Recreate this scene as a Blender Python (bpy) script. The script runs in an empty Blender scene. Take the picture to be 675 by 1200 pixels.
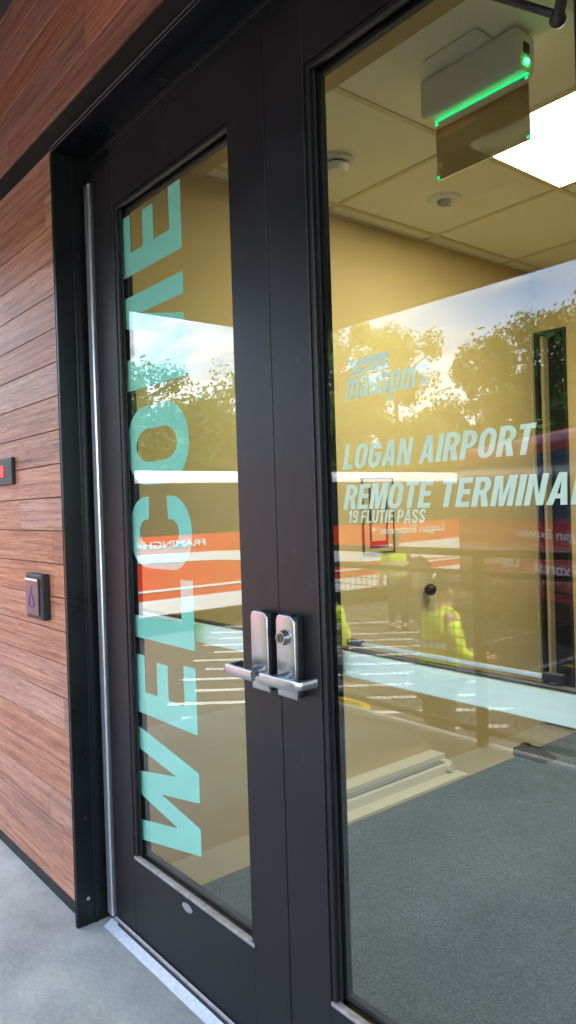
import bpy, bmesh, math, random
from mathutils import Vector, Matrix
random.seed(7)
SC = bpy.context.scene
COL = SC.collection
PI = math.pi
R = math.radians

# ------------------------------------------------------------------ camera, world, sun, exposure
cd = bpy.data.cameras.new('camera')
cam = bpy.data.objects.new('camera', cd)
COL.objects.link(cam)
cr, cu, cf = Vector((0.63083, 0.77529, -0.03120)), Vector((0.01231, 0.03020, 0.99947)), Vector((-0.77582, 0.63088, -0.00951))
cm = Matrix((cr, cu, -cf)).transposed().to_4x4()
cm.translation = (0, -1.0, 1.39)
cam.matrix_world = cm
cd.sensor_fit = 'VERTICAL'
cd.sensor_height = 36
cd.sensor_width = 36
cd.lens = 26.07
cd.clip_start = 0.02
cd.clip_end = 1000
SC.camera = cam

SUN_EL, SUN_AZ = R(60), R(-18)      # the sun stands high to the right of the doors; azimuth measured from +X
sd = Vector((math.cos(SUN_EL) * math.cos(SUN_AZ), math.cos(SUN_EL) * math.sin(SUN_AZ), math.sin(SUN_EL)))
sl = bpy.data.lights.new('sun', 'SUN')
sl.energy = 3.0
sl.angle = R(1.5)
sl.color = (1, 0.93, 0.82)
so = bpy.data.objects.new('sun', sl)
COL.objects.link(so)
so.rotation_euler = sd.to_track_quat('Z', 'Y').to_euler()

W = bpy.data.worlds.new('World')
SC.world = W
W.use_nodes = True
nt = W.node_tree
nt.nodes.clear()
out = nt.nodes.new('ShaderNodeOutputWorld')
bg = nt.nodes.new('ShaderNodeBackground')
sky = nt.nodes.new('ShaderNodeTexSky')
sky.sky_type = 'NISHITA'
sky.sun_disc = False
sky.sun_elevation = SUN_EL
sky.sun_rotation = PI / 2 - SUN_AZ
sky.air_density = 1.0
sky.dust_density = 0.1
bg.inputs[1].default_value = 0.15
tc = nt.nodes.new('ShaderNodeTexCoord')
sx = nt.nodes.new('ShaderNodeSeparateXYZ')
nt.links.new(tc.outputs['Generated'], sx.inputs[0])
ad = nt.nodes.new('ShaderNodeMath'); ad.operation = 'ADD'; ad.inputs[1].default_value = 0.16
ab = nt.nodes.new('ShaderNodeMath'); ab.operation = 'ABSOLUTE'
nt.links.new(sx.outputs[2], ab.inputs[0]); nt.links.new(ab.outputs[0], ad.inputs[0])
dv = nt.nodes.new('ShaderNodeVectorMath'); dv.operation = 'DIVIDE'
cb = nt.nodes.new('ShaderNodeCombineXYZ')
for i in range(3): nt.links.new(ad.outputs[0], cb.inputs[i])
nt.links.new(tc.outputs['Generated'], dv.inputs[0]); nt.links.new(cb.outputs[0], dv.inputs[1])
mpn = nt.nodes.new('ShaderNodeMapping'); mpn.inputs['Scale'].default_value = (1.0, 1.9, 1.0); mpn.inputs['Location'].default_value = (2.5, 3.55, 0)
mpn.inputs['Rotation'].default_value = (0, 0, R(35))
nt.links.new(dv.outputs[0], mpn.inputs[0])
nz = nt.nodes.new('ShaderNodeTexNoise'); nz.inputs['Scale'].default_value = 1.35; nz.inputs['Detail'].default_value = 8; nz.inputs['Roughness'].default_value = 0.6
nt.links.new(mpn.outputs[0], nz.inputs[0])
rmp = nt.nodes.new('ShaderNodeValToRGB')
rmp.color_ramp.elements[0].position = 0.47; rmp.color_ramp.elements[1].position = 0.66
nt.links.new(nz.outputs[0], rmp.inputs[0])
mx = nt.nodes.new('ShaderNodeMix'); mx.data_type = 'RGBA'
nt.links.new(rmp.outputs[0], mx.inputs[0]); nt.links.new(sky.outputs[0], mx.inputs[6])
nz2 = nt.nodes.new('ShaderNodeTexNoise'); nz2.inputs['Scale'].default_value = 3.1; nz2.inputs['Detail'].default_value = 6
nt.links.new(mpn.outputs[0], nz2.inputs[0])
rmp2 = nt.nodes.new('ShaderNodeMapRange'); rmp2.inputs[1].default_value = 0.36; rmp2.inputs[2].default_value = 0.64; rmp2.inputs[3].default_value = 3.0; rmp2.inputs[4].default_value = 7.0
nt.links.new(nz2.outputs[0], rmp2.inputs[0]); nt.links.new(rmp2.outputs[0], mx.inputs[7])
nt.links.new(mx.outputs[2], bg.inputs[0]); nt.links.new(bg.outputs[0], out.inputs[0])

SC.view_settings.view_transform = 'Standard'
SC.view_settings.look = 'None'
SC.view_settings.gamma = 1
SC.view_settings.exposure = 3.08
SC.cycles.max_bounces = 10
SC.cycles.diffuse_bounces = 5
SC.cycles.glossy_bounces = 5
SC.cycles.transmission_bounces = 6
SC.cycles.transparent_max_bounces = 16
SC.cycles.sample_clamp_indirect = 6
SC.cycles.caustics_reflective = False
SC.cycles.caustics_refractive = False
SC.cycles.use_denoising = True

CZ = 1.39          # eye height: heights read from the photograph are relative to it
LOT = -0.95        # the bus lot lies below the deck


# ------------------------------------------------------------------ materials
def newmat(name):
    m = bpy.data.materials.new(name)
    m.use_nodes = True
    return m, m.node_tree, m.node_tree.nodes['Principled BSDF']


def plain(name, c, rough=0.5, metal=0.0, spec=0.5, var=0.0, scale=20, bump=0.0, bscale=200, coat=0.0):
    m, t, b = newmat(name)
    b.inputs['Base Color'].default_value = (*c, 1)
    b.inputs['Roughness'].default_value = rough
    b.inputs['Metallic'].default_value = metal
    b.inputs['Specular IOR Level'].default_value = spec
    b.inputs['Coat Weight'].default_value = coat
    co = t.nodes.new('ShaderNodeTexCoord')
    if var:
        n = t.nodes.new('ShaderNodeTexNoise')
        n.inputs['Scale'].default_value = scale; n.inputs['Detail'].default_value = 6
        t.links.new(co.outputs['Object'], n.inputs[0])
        r = t.nodes.new('ShaderNodeValToRGB')
        r.color_ramp.elements[0].position = 0.3; r.color_ramp.elements[1].position = 0.7
        r.color_ramp.elements[0].color = (*[x * (1 - var) for x in c], 1)
        r.color_ramp.elements[1].color = (*[min(1, x * (1 + var)) for x in c], 1)
        t.links.new(n.outputs[0], r.inputs[0]); t.links.new(r.outputs[0], b.inputs['Base Color'])
        mr = t.nodes.new('ShaderNodeMapRange')
        mr.inputs[3].default_value = max(0, rough - 0.12 * (1 if var > 0 else 0)); mr.inputs[4].default_value = min(1, rough + 0.12)
        t.links.new(n.outputs[0], mr.inputs[0]); t.links.new(mr.outputs[0], b.inputs['Roughness'])
    if bump:
        n2 = t.nodes.new('ShaderNodeTexNoise')
        n2.inputs['Scale'].default_value = bscale; n2.inputs['Detail'].default_value = 4
        t.links.new(co.outputs['Object'], n2.inputs[0])
        bp = t.nodes.new('ShaderNodeBump'); bp.inputs['Strength'].default_value = bump; bp.inputs['Distance'].default_value = 0.004
        t.links.new(n2.outputs[0], bp.inputs['Height']); t.links.new(bp.outputs[0], b.inputs['Normal'])
    return m


def emit(name, c, s):
    m, t, b = newmat(name)
    b.inputs['Base Color'].default_value = (*c, 1)
    b.inputs['Emission Color'].default_value = (*c, 1)
    b.inputs['Emission Strength'].default_value = s
    return m


def wood_mat():
    m, t, b = newmat('wood_look_plank')
    L = t.links.new
    co = t.nodes.new('ShaderNodeTexCoord')
    at = t.nodes.new('ShaderNodeAttribute'); at.attribute_name = 'rnd'
    off = t.nodes.new('ShaderNodeVectorMath'); off.operation = 'SCALE'; off.inputs['Scale'].default_value = 37.0
    cx = t.nodes.new('ShaderNodeCombineXYZ')
    for i in range(3): L(at.outputs['Fac'], cx.inputs[i])
    L(cx.outputs[0], off.inputs[0])
    add = t.nodes.new('ShaderNodeVectorMath'); add.operation = 'ADD'
    L(co.outputs['Object'], add.inputs[0]); L(off.outputs[0], add.inputs[1])
    mp = t.nodes.new('ShaderNodeMapping'); mp.inputs['Scale'].default_value = (1.25, 8, 46)
    L(add.outputs[0], mp.inputs[0])
    n = t.nodes.new('ShaderNodeTexNoise'); n.inputs['Scale'].default_value = 1.6; n.inputs['Detail'].default_value = 9; n.inputs['Roughness'].default_value = 0.62; n.inputs['Distortion'].default_value = 0.3
    L(mp.outputs[0], n.inputs[0])
    r = t.nodes.new('ShaderNodeValToRGB')
    e = r.color_ramp.elements
    e[0].position = 0.28; e[0].color = (0.16, 0.055, 0.028, 1)
    e[1].position = 0.74; e[1].color = (0.62, 0.31, 0.175, 1)
    k = e.new(0.47); k.color = (0.41, 0.168, 0.098, 1)
    L(n.outputs[0], r.inputs[0])
    # fine pores
    mp2 = t.nodes.new('ShaderNodeMapping'); mp2.inputs['Scale'].default_value = (9, 30, 240)
    L(add.outputs[0], mp2.inputs[0])
    n2 = t.nodes.new('ShaderNodeTexNoise'); n2.inputs['Scale'].default_value = 1.5; n2.inputs['Detail'].default_value = 3
    L(mp2.outputs[0], n2.inputs[0])
    r2 = t.nodes.new('ShaderNodeValToRGB'); r2.color_ramp.elements[0].position = 0.34; r2.color_ramp.elements[1].position = 0.5
    r2.color_ramp.elements[0].color = (0.45, 0.42, 0.40, 1); r2.color_ramp.elements[1].color = (1, 1, 1, 1)
    L(n2.outputs[0], r2.inputs[0])
    mu = t.nodes.new('ShaderNodeMix'); mu.data_type = 'RGBA'; mu.blend_type = 'MULTIPLY'; mu.inputs[0].default_value = 0.8
    L(r.outputs[0], mu.inputs[6]); L(r2.outputs[0], mu.inputs[7])
    hs = t.nodes.new('ShaderNodeHueSaturation')
    mr = t.nodes.new('ShaderNodeMapRange'); mr.inputs[3].default_value = 0.80; mr.inputs[4].default_value = 1.12
    ms = t.nodes.new('ShaderNodeMapRange'); ms.inputs[3].default_value = 1.12; ms.inputs[4].default_value = 0.86
    L(at.outputs['Fac'], mr.inputs[0]); L(mr.outputs[0], hs.inputs['Value'])
    fr = t.nodes.new('ShaderNodeMath'); fr.operation = 'MULTIPLY'; fr.inputs[1].default_value = 7.31
    fr2 = t.nodes.new('ShaderNodeMath'); fr2.operation = 'FRACT'
    L(at.outputs['Fac'], fr.inputs[0]); L(fr.outputs[0], fr2.inputs[0]); L(fr2.outputs[0], ms.inputs[0]); L(ms.outputs[0], hs.inputs['Saturation'])
    L(mu.outputs[2], hs.inputs['Color']); L(hs.outputs[0], b.inputs['Base Color'])
    b.inputs['Roughness'].default_value = 0.55
    bp = t.nodes.new('ShaderNodeBump'); bp.inputs['Strength'].default_value = 0.35; bp.inputs['Distance'].default_value = 0.002
    L(n.outputs[0], bp.inputs['Height']); L(bp.outputs[0], b.inputs['Normal'])
    return m


def glass_mat(name, ior=1.62, tint=(0.93, 0.97, 0.95)):
    m = bpy.data.materials.new(name); m.use_nodes = True
    t = m.node_tree; t.nodes.clear(); L = t.links.new
    o = t.nodes.new('ShaderNodeOutputMaterial')
    tr = t.nodes.new('ShaderNodeBsdfTransparent'); tr.inputs[0].default_value = (*tint, 1)
    gl = t.nodes.new('ShaderNodeBsdfGlossy'); gl.inputs['Roughness'].default_value = 0.0
    fz = t.nodes.new('ShaderNodeFresnel')
    ge = t.nodes.new('ShaderNodeNewGeometry')
    mr = t.nodes.new('ShaderNodeMapRange'); mr.inputs[3].default_value = ior; mr.inputs[4].default_value = 1 / ior
    L(ge.outputs['Backfacing'], mr.inputs[0]); L(mr.outputs[0], fz.inputs[0])
    mx = t.nodes.new('ShaderNodeMixShader')
    L(fz.outputs[0], mx.inputs[0]); L(tr.outputs[0], mx.inputs[1]); L(gl.outputs[0], mx.inputs[2]); L(mx.outputs[0], o.inputs[0])
    return m


def concrete_mat(name, c, scale=1.0):
    m, t, b = newmat(name)
    L = t.links.new
    co = t.nodes.new('ShaderNodeTexCoord')
    n = t.nodes.new('ShaderNodeTexNoise'); n.inputs['Scale'].default_value = 3.2 * scale; n.inputs['Detail'].default_value = 9; n.inputs['Roughness'].default_value = 0.65
    L(co.outputs['Object'], n.inputs[0])
    r = t.nodes.new('ShaderNodeValToRGB')
    r.color_ramp.elements[0].position = 0.3; r.color_ramp.elements[0].color = (*[x * 0.66 for x in c], 1)
    r.color_ramp.elements[1].position = 0.66; r.color_ramp.elements[1].color = (*[x * 1.12 for x in c], 1)
    L(n.outputs[0], r.inputs[0])
    n2 = t.nodes.new('ShaderNodeTexNoise'); n2.inputs['Scale'].default_value = 95 * scale; n2.inputs['Detail'].default_value = 3
    L(co.outputs['Object'], n2.inputs[0])
    r2 = t.nodes.new('ShaderNodeValToRGB'); r2.color_ramp.elements[0].position = 0.33; r2.color_ramp.elements[1].position = 0.55
    r2.color_ramp.elements[0].color = (0.88, 0.88, 0.88, 1)
    L(n2.outputs[0], r2.inputs[0])
    mu = t.nodes.new('ShaderNodeMix'); mu.data_type = 'RGBA'; mu.blend_type = 'MULTIPLY'; mu.inputs[0].default_value = 1
    L(r.outputs[0], mu.inputs[6]); L(r2.outputs[0], mu.inputs[7]); L(mu.outputs[2], b.inputs['Base Color'])
    b.inputs['Roughness'].default_value = 0.75
    bp = t.nodes.new('ShaderNodeBump'); bp.inputs['Strength'].default_value = 0.5; bp.inputs['Distance'].default_value = 0.003
    n3 = t.nodes.new('ShaderNodeTexNoise'); n3.inputs['Scale'].default_value = 45 * scale; n3.inputs['Detail'].default_value = 6
    L(co.outputs['Object'], n3.inputs[0]); L(n3.outputs[0], bp.inputs['Height']); L(bp.outputs[0], b.inputs['Normal'])
    return m


def carpet_mat():
    m, t, b = newmat('blue_grey_carpet')
    L = t.links.new
    co = t.nodes.new('ShaderNodeTexCoord')
    v = t.nodes.new('ShaderNodeTexVoronoi'); v.inputs['Scale'].default_value = 240
    L(co.outputs['Object'], v.inputs[0])
    r = t.nodes.new('ShaderNodeValToRGB')
    e = r.color_ramp.elements
    e[0].position = 0.15; e[0].color = (0.095, 0.14, 0.205, 1)
    e[1].position = 0.85; e[1].color = (0.20, 0.265, 0.37, 1)
    sp = t.nodes.new('ShaderNodeSeparateColor'); L(v.outputs['Color'], sp.inputs[0]); L(sp.outputs[0], r.inputs[0])
    n = t.nodes.new('ShaderNodeTexNoise'); n.inputs['Scale'].default_value = 2.5; n.inputs['Detail'].default_value = 4
    L(co.outputs['Object'], n.inputs[0])
    r2 = t.nodes.new('ShaderNodeValToRGB'); r2.color_ramp.elements[0].position = 0.35; r2.color_ramp.elements[1].position = 0.65
    r2.color_ramp.elements[0].color = (0.78, 0.78, 0.78, 1)
    L(n.outputs[0], r2.inputs[0])
    mu = t.nodes.new('ShaderNodeMix'); mu.data_type = 'RGBA'; mu.blend_type = 'MULTIPLY'; mu.inputs[0].default_value = 1
    L(r.outputs[0], mu.inputs[6]); L(r2.outputs[0], mu.inputs[7]); L(mu.outputs[2], b.inputs['Base Color'])
    b.inputs['Roughness'].default_value = 0.95
    b.inputs['Specular IOR Level'].default_value = 0.1
    bp = t.nodes.new('ShaderNodeBump'); bp.inputs['Strength'].default_value = 0.6; bp.inputs['Distance'].default_value = 0.004
    L(v.outputs['Distance'], bp.inputs['Height']); L(bp.outputs[0], b.inputs['Normal'])
    return m


def leaf_mat(name, c1, c2):
    m, t, b = newmat(name)
    L = t.links.new
    at = t.nodes.new('ShaderNodeAttribute'); at.attribute_name = 'rnd'
    r = t.nodes.new('ShaderNodeValToRGB')
    r.color_ramp.elements[0].color = (*c1, 1); r.color_ramp.elements[1].color = (*c2, 1)
    L(at.outputs['Fac'], r.inputs[0]); L(r.outputs[0], b.inputs['Base Color'])
    b.inputs['Roughness'].default_value = 0.6
    tl = t.nodes.new('ShaderNodeBsdfTranslucent'); L(r.outputs[0], tl.inputs[0])
    mx = t.nodes.new('ShaderNodeMixShader'); mx.inputs[0].default_value = 0.35
    o = t.nodes['Material Output']
    L(b.outputs[0], mx.inputs[1]); L(tl.outputs[0], mx.inputs[2]); L(mx.outputs[0], o.inputs[0])
    return m


M = dict(
    wood=wood_mat(),
    frame=plain('dark_bronze_aluminium', (0.0100, 0.0090, 0.0104), 0.40, 0.0, 0.34, 0.3, 5, 0.10, 500),
    jamb=plain('black_painted_metal', (0.006, 0.007, 0.008), 0.3, 0.0, 0.35, 0.2, 6),
    black=plain('black_trim', (0.012, 0.012, 0.012), 0.5, 0, 0.4, 0.15, 12),
    rubber=plain('black_rubber', (0.01, 0.01, 0.01), 0.7),
    edge=plain('worn_trim_edge', (0.36, 0.33, 0.32), 0.45, 0.3, 0.5, 0.3, 40),
    silver=plain('brushed_steel', (0.43, 0.43, 0.44), 0.3, 0.95, 0.5),
    hinge=plain('mill_finish_aluminium', (0.66, 0.66, 0.68), 0.33, 0.85, 0.5),
    darksteel=plain('dark_steel', (0.06, 0.06, 0.065), 0.4, 0.6),
    sill=plain('galvanised_sill', (0.78, 0.79, 0.82), 0.5, 0.25, 0.5, 0.12, 90, 0.3, 150),
    glass=glass_mat('door_glass'),
    deck=concrete_mat('pale_concrete', (0.575, 0.55, 0.475)),
    asphalt=concrete_mat('asphalt', (0.075, 0.075, 0.076), 0.8),
    carpet=carpet_mat(),
    vinyl=plain('beige_vinyl_floor', (0.46, 0.43, 0.35), 0.5, 0, 0.5, 0.08, 5),
    wall=plain('yellow_wall_paint', (0.63, 0.49, 0.245), 0.75, 0, 0.3, 0.03, 3, 0.05, 300),
    farwall=plain('tan_wall_paint', (0.60, 0.45, 0.21), 0.75, 0, 0.3, 0.03, 3),
    ceil=plain('ceiling_tile', (0.84, 0.81, 0.70), 0.9, 0, 0.2, 0.05, 120, 0.15, 260),
    grid=plain('ceiling_grid_paint', (0.66, 0.58, 0.40), 0.6),
    soffit=plain('drywall_soffit', (0.50, 0.38, 0.19), 0.85, 0, 0.2, 0.03, 4),
    white=plain('white_plastic', (0.74, 0.73, 0.68), 0.45),
    grey=plain('grey_plastic', (0.30, 0.32, 0.34), 0.5),
    teal=plain('mint_vinyl', (0.36, 0.80, 0.66), 0.55, 0, 0.3, 0.03, 8),
    pale=plain('pale_mint_vinyl', (0.94, 0.95, 0.76), 0.55, 0, 0.3),
    band=plain('pale_green_bar_cover', (0.86, 0.88, 0.74), 0.5, 0, 0.4, 0.05, 6),
    lamp=emit('lit_diffuser', (1.0, 0.90, 0.62), 4.6),
    green=emit('green_led', (0.01, 1.0, 0.30), 0.14),
    greenlamp=emit('green_status_led', (0.02, 1.0, 0.16), 2.5),
    redled=emit('red_led', (1.0, 0.02, 0.015), 0.12),
    blue=plain('blue_print', (0.03, 0.05, 0.32), 0.5),
    plate=plain('brushed_plate', (0.11, 0.10, 0.095), 0.4, 0.5, 0.5, 0.1, 60),
    canopy=plain('dark_canopy_panel', (0.06, 0.05, 0.045), 0.6),
    roof=plain('roof_membrane', (0.3, 0.3, 0.3), 0.8),
    red=plain('red_bus_paint', (0.72, 0.05, 0.03), 0.3, 0, 0.5, 0.05, 2, coat=0.4),
    maroon=plain('maroon_bus_paint', (0.38, 0.015, 0.045), 0.3, 0, 0.5, 0.05, 2, coat=0.4),
    white_p=plain('white_bus_paint', (0.82, 0.83, 0.85), 0.3, 0, 0.5, 0.04, 2, coat=0.4),
    win=plain('dark_bus_glass', (0.015, 0.022, 0.03), 0.06),
    bluewin=plain('blue_tinted_bus_glass', (0.02, 0.07, 0.13), 0.08),
    tyre=plain('tyre', (0.02, 0.02, 0.02), 0.8),
    paintw=plain('white_road_paint', (0.5, 0.5, 0.48), 0.6, 0, 0.4, 0.15, 6),
    yellow=plain('yellow_road_paint', (0.75, 0.48, 0.03), 0.6, 0, 0.4, 0.15, 6),
    hivis=plain('hi_vis_fabric', (0.60, 0.85, 0.03), 0.7),
    tape=plain('reflective_tape', (0.7, 0.7, 0.68), 0.35, 0.3),
    skin=plain('skin', (0.42, 0.24, 0.17), 0.55),
    navy=plain('navy_cloth', (0.03, 0.035, 0.06), 0.85),
    hair=plain('dark_hair', (0.02, 0.014, 0.01), 0.7),
    bark=plain('bark', (0.12, 0.085, 0.06), 0.9, 0, 0.2, 0.3, 6),
    leaf1=leaf_mat('leaves_mid', (0.05, 0.12, 0.02), (0.17, 0.28, 0.05)),
    leaf2=leaf_mat('leaves_dark', (0.03, 0.09, 0.015), (0.10, 0.20, 0.035)),
    leaf3=leaf_mat('leaves_light', (0.09, 0.17, 0.025), (0.25, 0.36, 0.06)),
    maroon_ink=plain('maroon_print', (0.25, 0.02, 0.04), 0.6),
    paper=plain('notice_paper', (0.56, 0.43, 0.2), 0.7),
)

# sparse scuffs and dust on the painted door metal
ft = M['frame'].node_tree; fb = ft.nodes['Principled BSDF']
fco = ft.nodes.new('ShaderNodeTexCoord')
fmp = ft.nodes.new('ShaderNodeMapping'); fmp.inputs['Scale'].default_value = (1, 1, .45); fmp.inputs['Rotation'].default_value = (.2, .35, 0)
fn = ft.nodes.new('ShaderNodeTexNoise'); fn.inputs['Scale'].default_value = 42; fn.inputs['Detail'].default_value = 5; fn.inputs['Roughness'].default_value = .75
ft.links.new(fco.outputs['Object'], fmp.inputs[0]); ft.links.new(fmp.outputs[0], fn.inputs[0])
fr_ = ft.nodes.new('ShaderNodeMapRange'); fr_.inputs[1].default_value = .60; fr_.inputs[2].default_value = .82; fr_.inputs[3].default_value = 0; fr_.inputs[4].default_value = .55
ft.links.new(fn.outputs[0], fr_.inputs[0])
fm = ft.nodes.new('ShaderNodeMix'); fm.data_type = 'RGBA'; fm.inputs[7].default_value = (.075, .07, .07, 1)
old = fb.inputs['Base Color'].links[0].from_socket
ft.links.new(fr_.outputs[0], fm.inputs[0]); ft.links.new(old, fm.inputs[6]); ft.links.new(fm.outputs[2], fb.inputs['Base Color'])

# see-through sign plate with a mirror-like face
mm = bpy.data.materials.new('mirrored_acrylic'); mm.use_nodes = True
t = mm.node_tree; t.nodes.clear()
o_ = t.nodes.new('ShaderNodeOutputMaterial'); g_ = t.nodes.new('ShaderNodeBsdfGlossy'); g_.inputs[0].default_value = (0.85, 0.84, 0.80, 1); g_.inputs['Roughness'].default_value = 0.02
t_ = t.nodes.new('ShaderNodeBsdfTransparent'); t_.inputs[0].default_value = (0.75, 0.76, 0.74, 1)
x_ = t.nodes.new('ShaderNodeMixShader'); x_.inputs[0].default_value = 0.96
t.links.new(t_.outputs[0], x_.inputs[1]); t.links.new(g_.outputs[0], x_.inputs[2]); t.links.new(x_.outputs[0], o_.inputs[0])
M['acrylic'] = mm


# ------------------------------------------------------------------ mesh helpers (all in world coordinates)
def bx(bm, x0, x1, y0, y1, z0, z1, bev=0.0, seg=2):
    r = bmesh.ops.create_cube(bm, size=1)
    vs = r['verts']
    bmesh.ops.scale(bm, vec=(x1 - x0, y1 - y0, z1 - z0), verts=vs)
    bmesh.ops.translate(bm, vec=((x0 + x1) / 2, (y0 + y1) / 2, (z0 + z1) / 2), verts=vs)
    if bev:
        es = list({e for v in vs for e in v.link_edges})
        r2 = bmesh.ops.bevel(bm, geom=es, offset=bev, segments=seg, profile=0.5, affect='EDGES')
        vs = list({v for f in r2['faces'] for v in f.verts} | {v for v in vs if v.is_valid})
    return vs


def cyl(bm, p, q, r, n=16, r2=None):
    p, q = Vector(p), Vector(q)
    d = q - p
    rr = bmesh.ops.create_cone(bm, cap_ends=True, segments=n, radius1=r, radius2=r if r2 is None else r2, depth=d.length)
    mt = Matrix.Translation((p + q) / 2) @ d.to_track_quat('Z', 'Y').to_matrix().to_4x4()
    bmesh.ops.transform(bm, matrix=mt, verts=rr['verts'])
    return rr['verts']


def ball(bm, c, r, sc=(1, 1, 1), u=16, v=10):
    rr = bmesh.ops.create_uvsphere(bm, u_segments=u, v_segments=v, radius=r)
    bmesh.ops.scale(bm, vec=sc, verts=rr['verts'])
    bmesh.ops.translate(bm, vec=c, verts=rr['verts'])
    return rr['verts']


def sheet(bm, pts):
    return bm.faces.new([bm.verts.new(p) for p in pts])


def prism(bm, pts, axis, a, b):
    """outline pts (2D) extruded along an axis from a to b; 'x': pts are (y,z), 'y': (x,z), 'z': (x,y)"""
    def P(p, k):
        return {'x': (k, p[0], p[1]), 'y': (p[0], k, p[1]), 'z': (p[0], p[1], k)}[axis]
    v0 = [bm.verts.new(P(p, a)) for p in pts]
    v1 = [bm.verts.new(P(p, b)) for p in pts]
    n = len(pts)
    bm.faces.new(v0); bm.faces.new(v1[::-1])
    for i in range(n):
        bm.faces.new((v0[i], v1[i], v1[(i + 1) % n], v0[(i + 1) % n]))
    return v0 + v1


def NB():
    return bmesh.new()


ROOT = {}


def obj(name, bm, mat, parent=None, smooth=False, recalc=True):
    if recalc:
        bmesh.ops.recalc_face_normals(bm, faces=bm.faces[:])
    me = bpy.data.meshes.new(name)
    if parent is not None:
        bmesh.ops.translate(bm, vec=-ROOT[parent], verts=bm.verts[:])
    bm.to_mesh(me)
    bm.free()
    me.materials.append(M[mat] if isinstance(mat, str) else mat)
    if smooth:
        for p in me.polygons: p.use_smooth = True
        try:
            me.set_sharp_from_angle(angle=R(40))
        except Exception:
            pass
    o = bpy.data.objects.new(name, me)
    COL.objects.link(o)
    if parent is not None:
        o.parent = parent
        ROOT[o] = ROOT[parent]
    else:
        ROOT[o] = Vector((0, 0, 0))
    return o


def tag(o, label=None, cat=None, group=None, kind=None):
    if label: o['label'] = label
    if cat: o['category'] = cat
    if group: o['group'] = group
    if kind: o['kind'] = kind
    return o


def thing(name, label, cat, loc, group=None):
    o = bpy.data.objects.new(name, None)
    o.empty_display_size = 0.2
    o.location = loc
    COL.objects.link(o)
    ROOT[o] = Vector(loc)
    return tag(o, label, cat, group)


def boxes(name, mat, parent, lst, bev=0.0, seg=1):
    """one object for each box (x0, x1, y0, y1, z0, z1)"""
    r = []
    for b in lst:
        bm = NB(); bx(bm, *b, bev, seg); r.append(obj(name, bm, mat, parent))
    return r


def struct(name, bm, mat):
    return tag(obj(name, bm, mat), kind='structure')


# ------------------------------------------------------------------ lettering: condensed capitals drawn as outlines
def arc(cx, cy, rx, ry, a0, a1, n=8):
    return [(cx + rx * math.cos(R(a0 + (a1 - a0) * i / n)), cy + ry * math.sin(R(a0 + (a1 - a0) * i / n))) for i in range(n + 1)]


def rrect(x0, y0, x1, y1, rx, ry):
    return (arc(x1 - rx, y1 - ry, rx, ry, 0, 90) + arc(x0 + rx, y1 - ry, rx, ry, 90, 180) +
            arc(x0 + rx, y0 + ry, rx, ry, 180, 270) + arc(x1 - rx, y0 + ry, rx, ry, 270, 360))


def thick(path, s):
    L_, R_ = [], []
    n = len(path)
    for i, p in enumerate(path):
        a = path[max(0, i - 1)]; b = path[min(n - 1, i + 1)]
        dx, dy = b[0] - a[0], b[1] - a[1]
        l = math.hypot(dx, dy) or 1
        nx, ny = -dy / l * s / 2, dx / l * s / 2
        L_.append((p[0] + nx, p[1] + ny)); R_.append((p[0] - nx, p[1] - ny))
    return L_ + R_[::-1]


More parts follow.
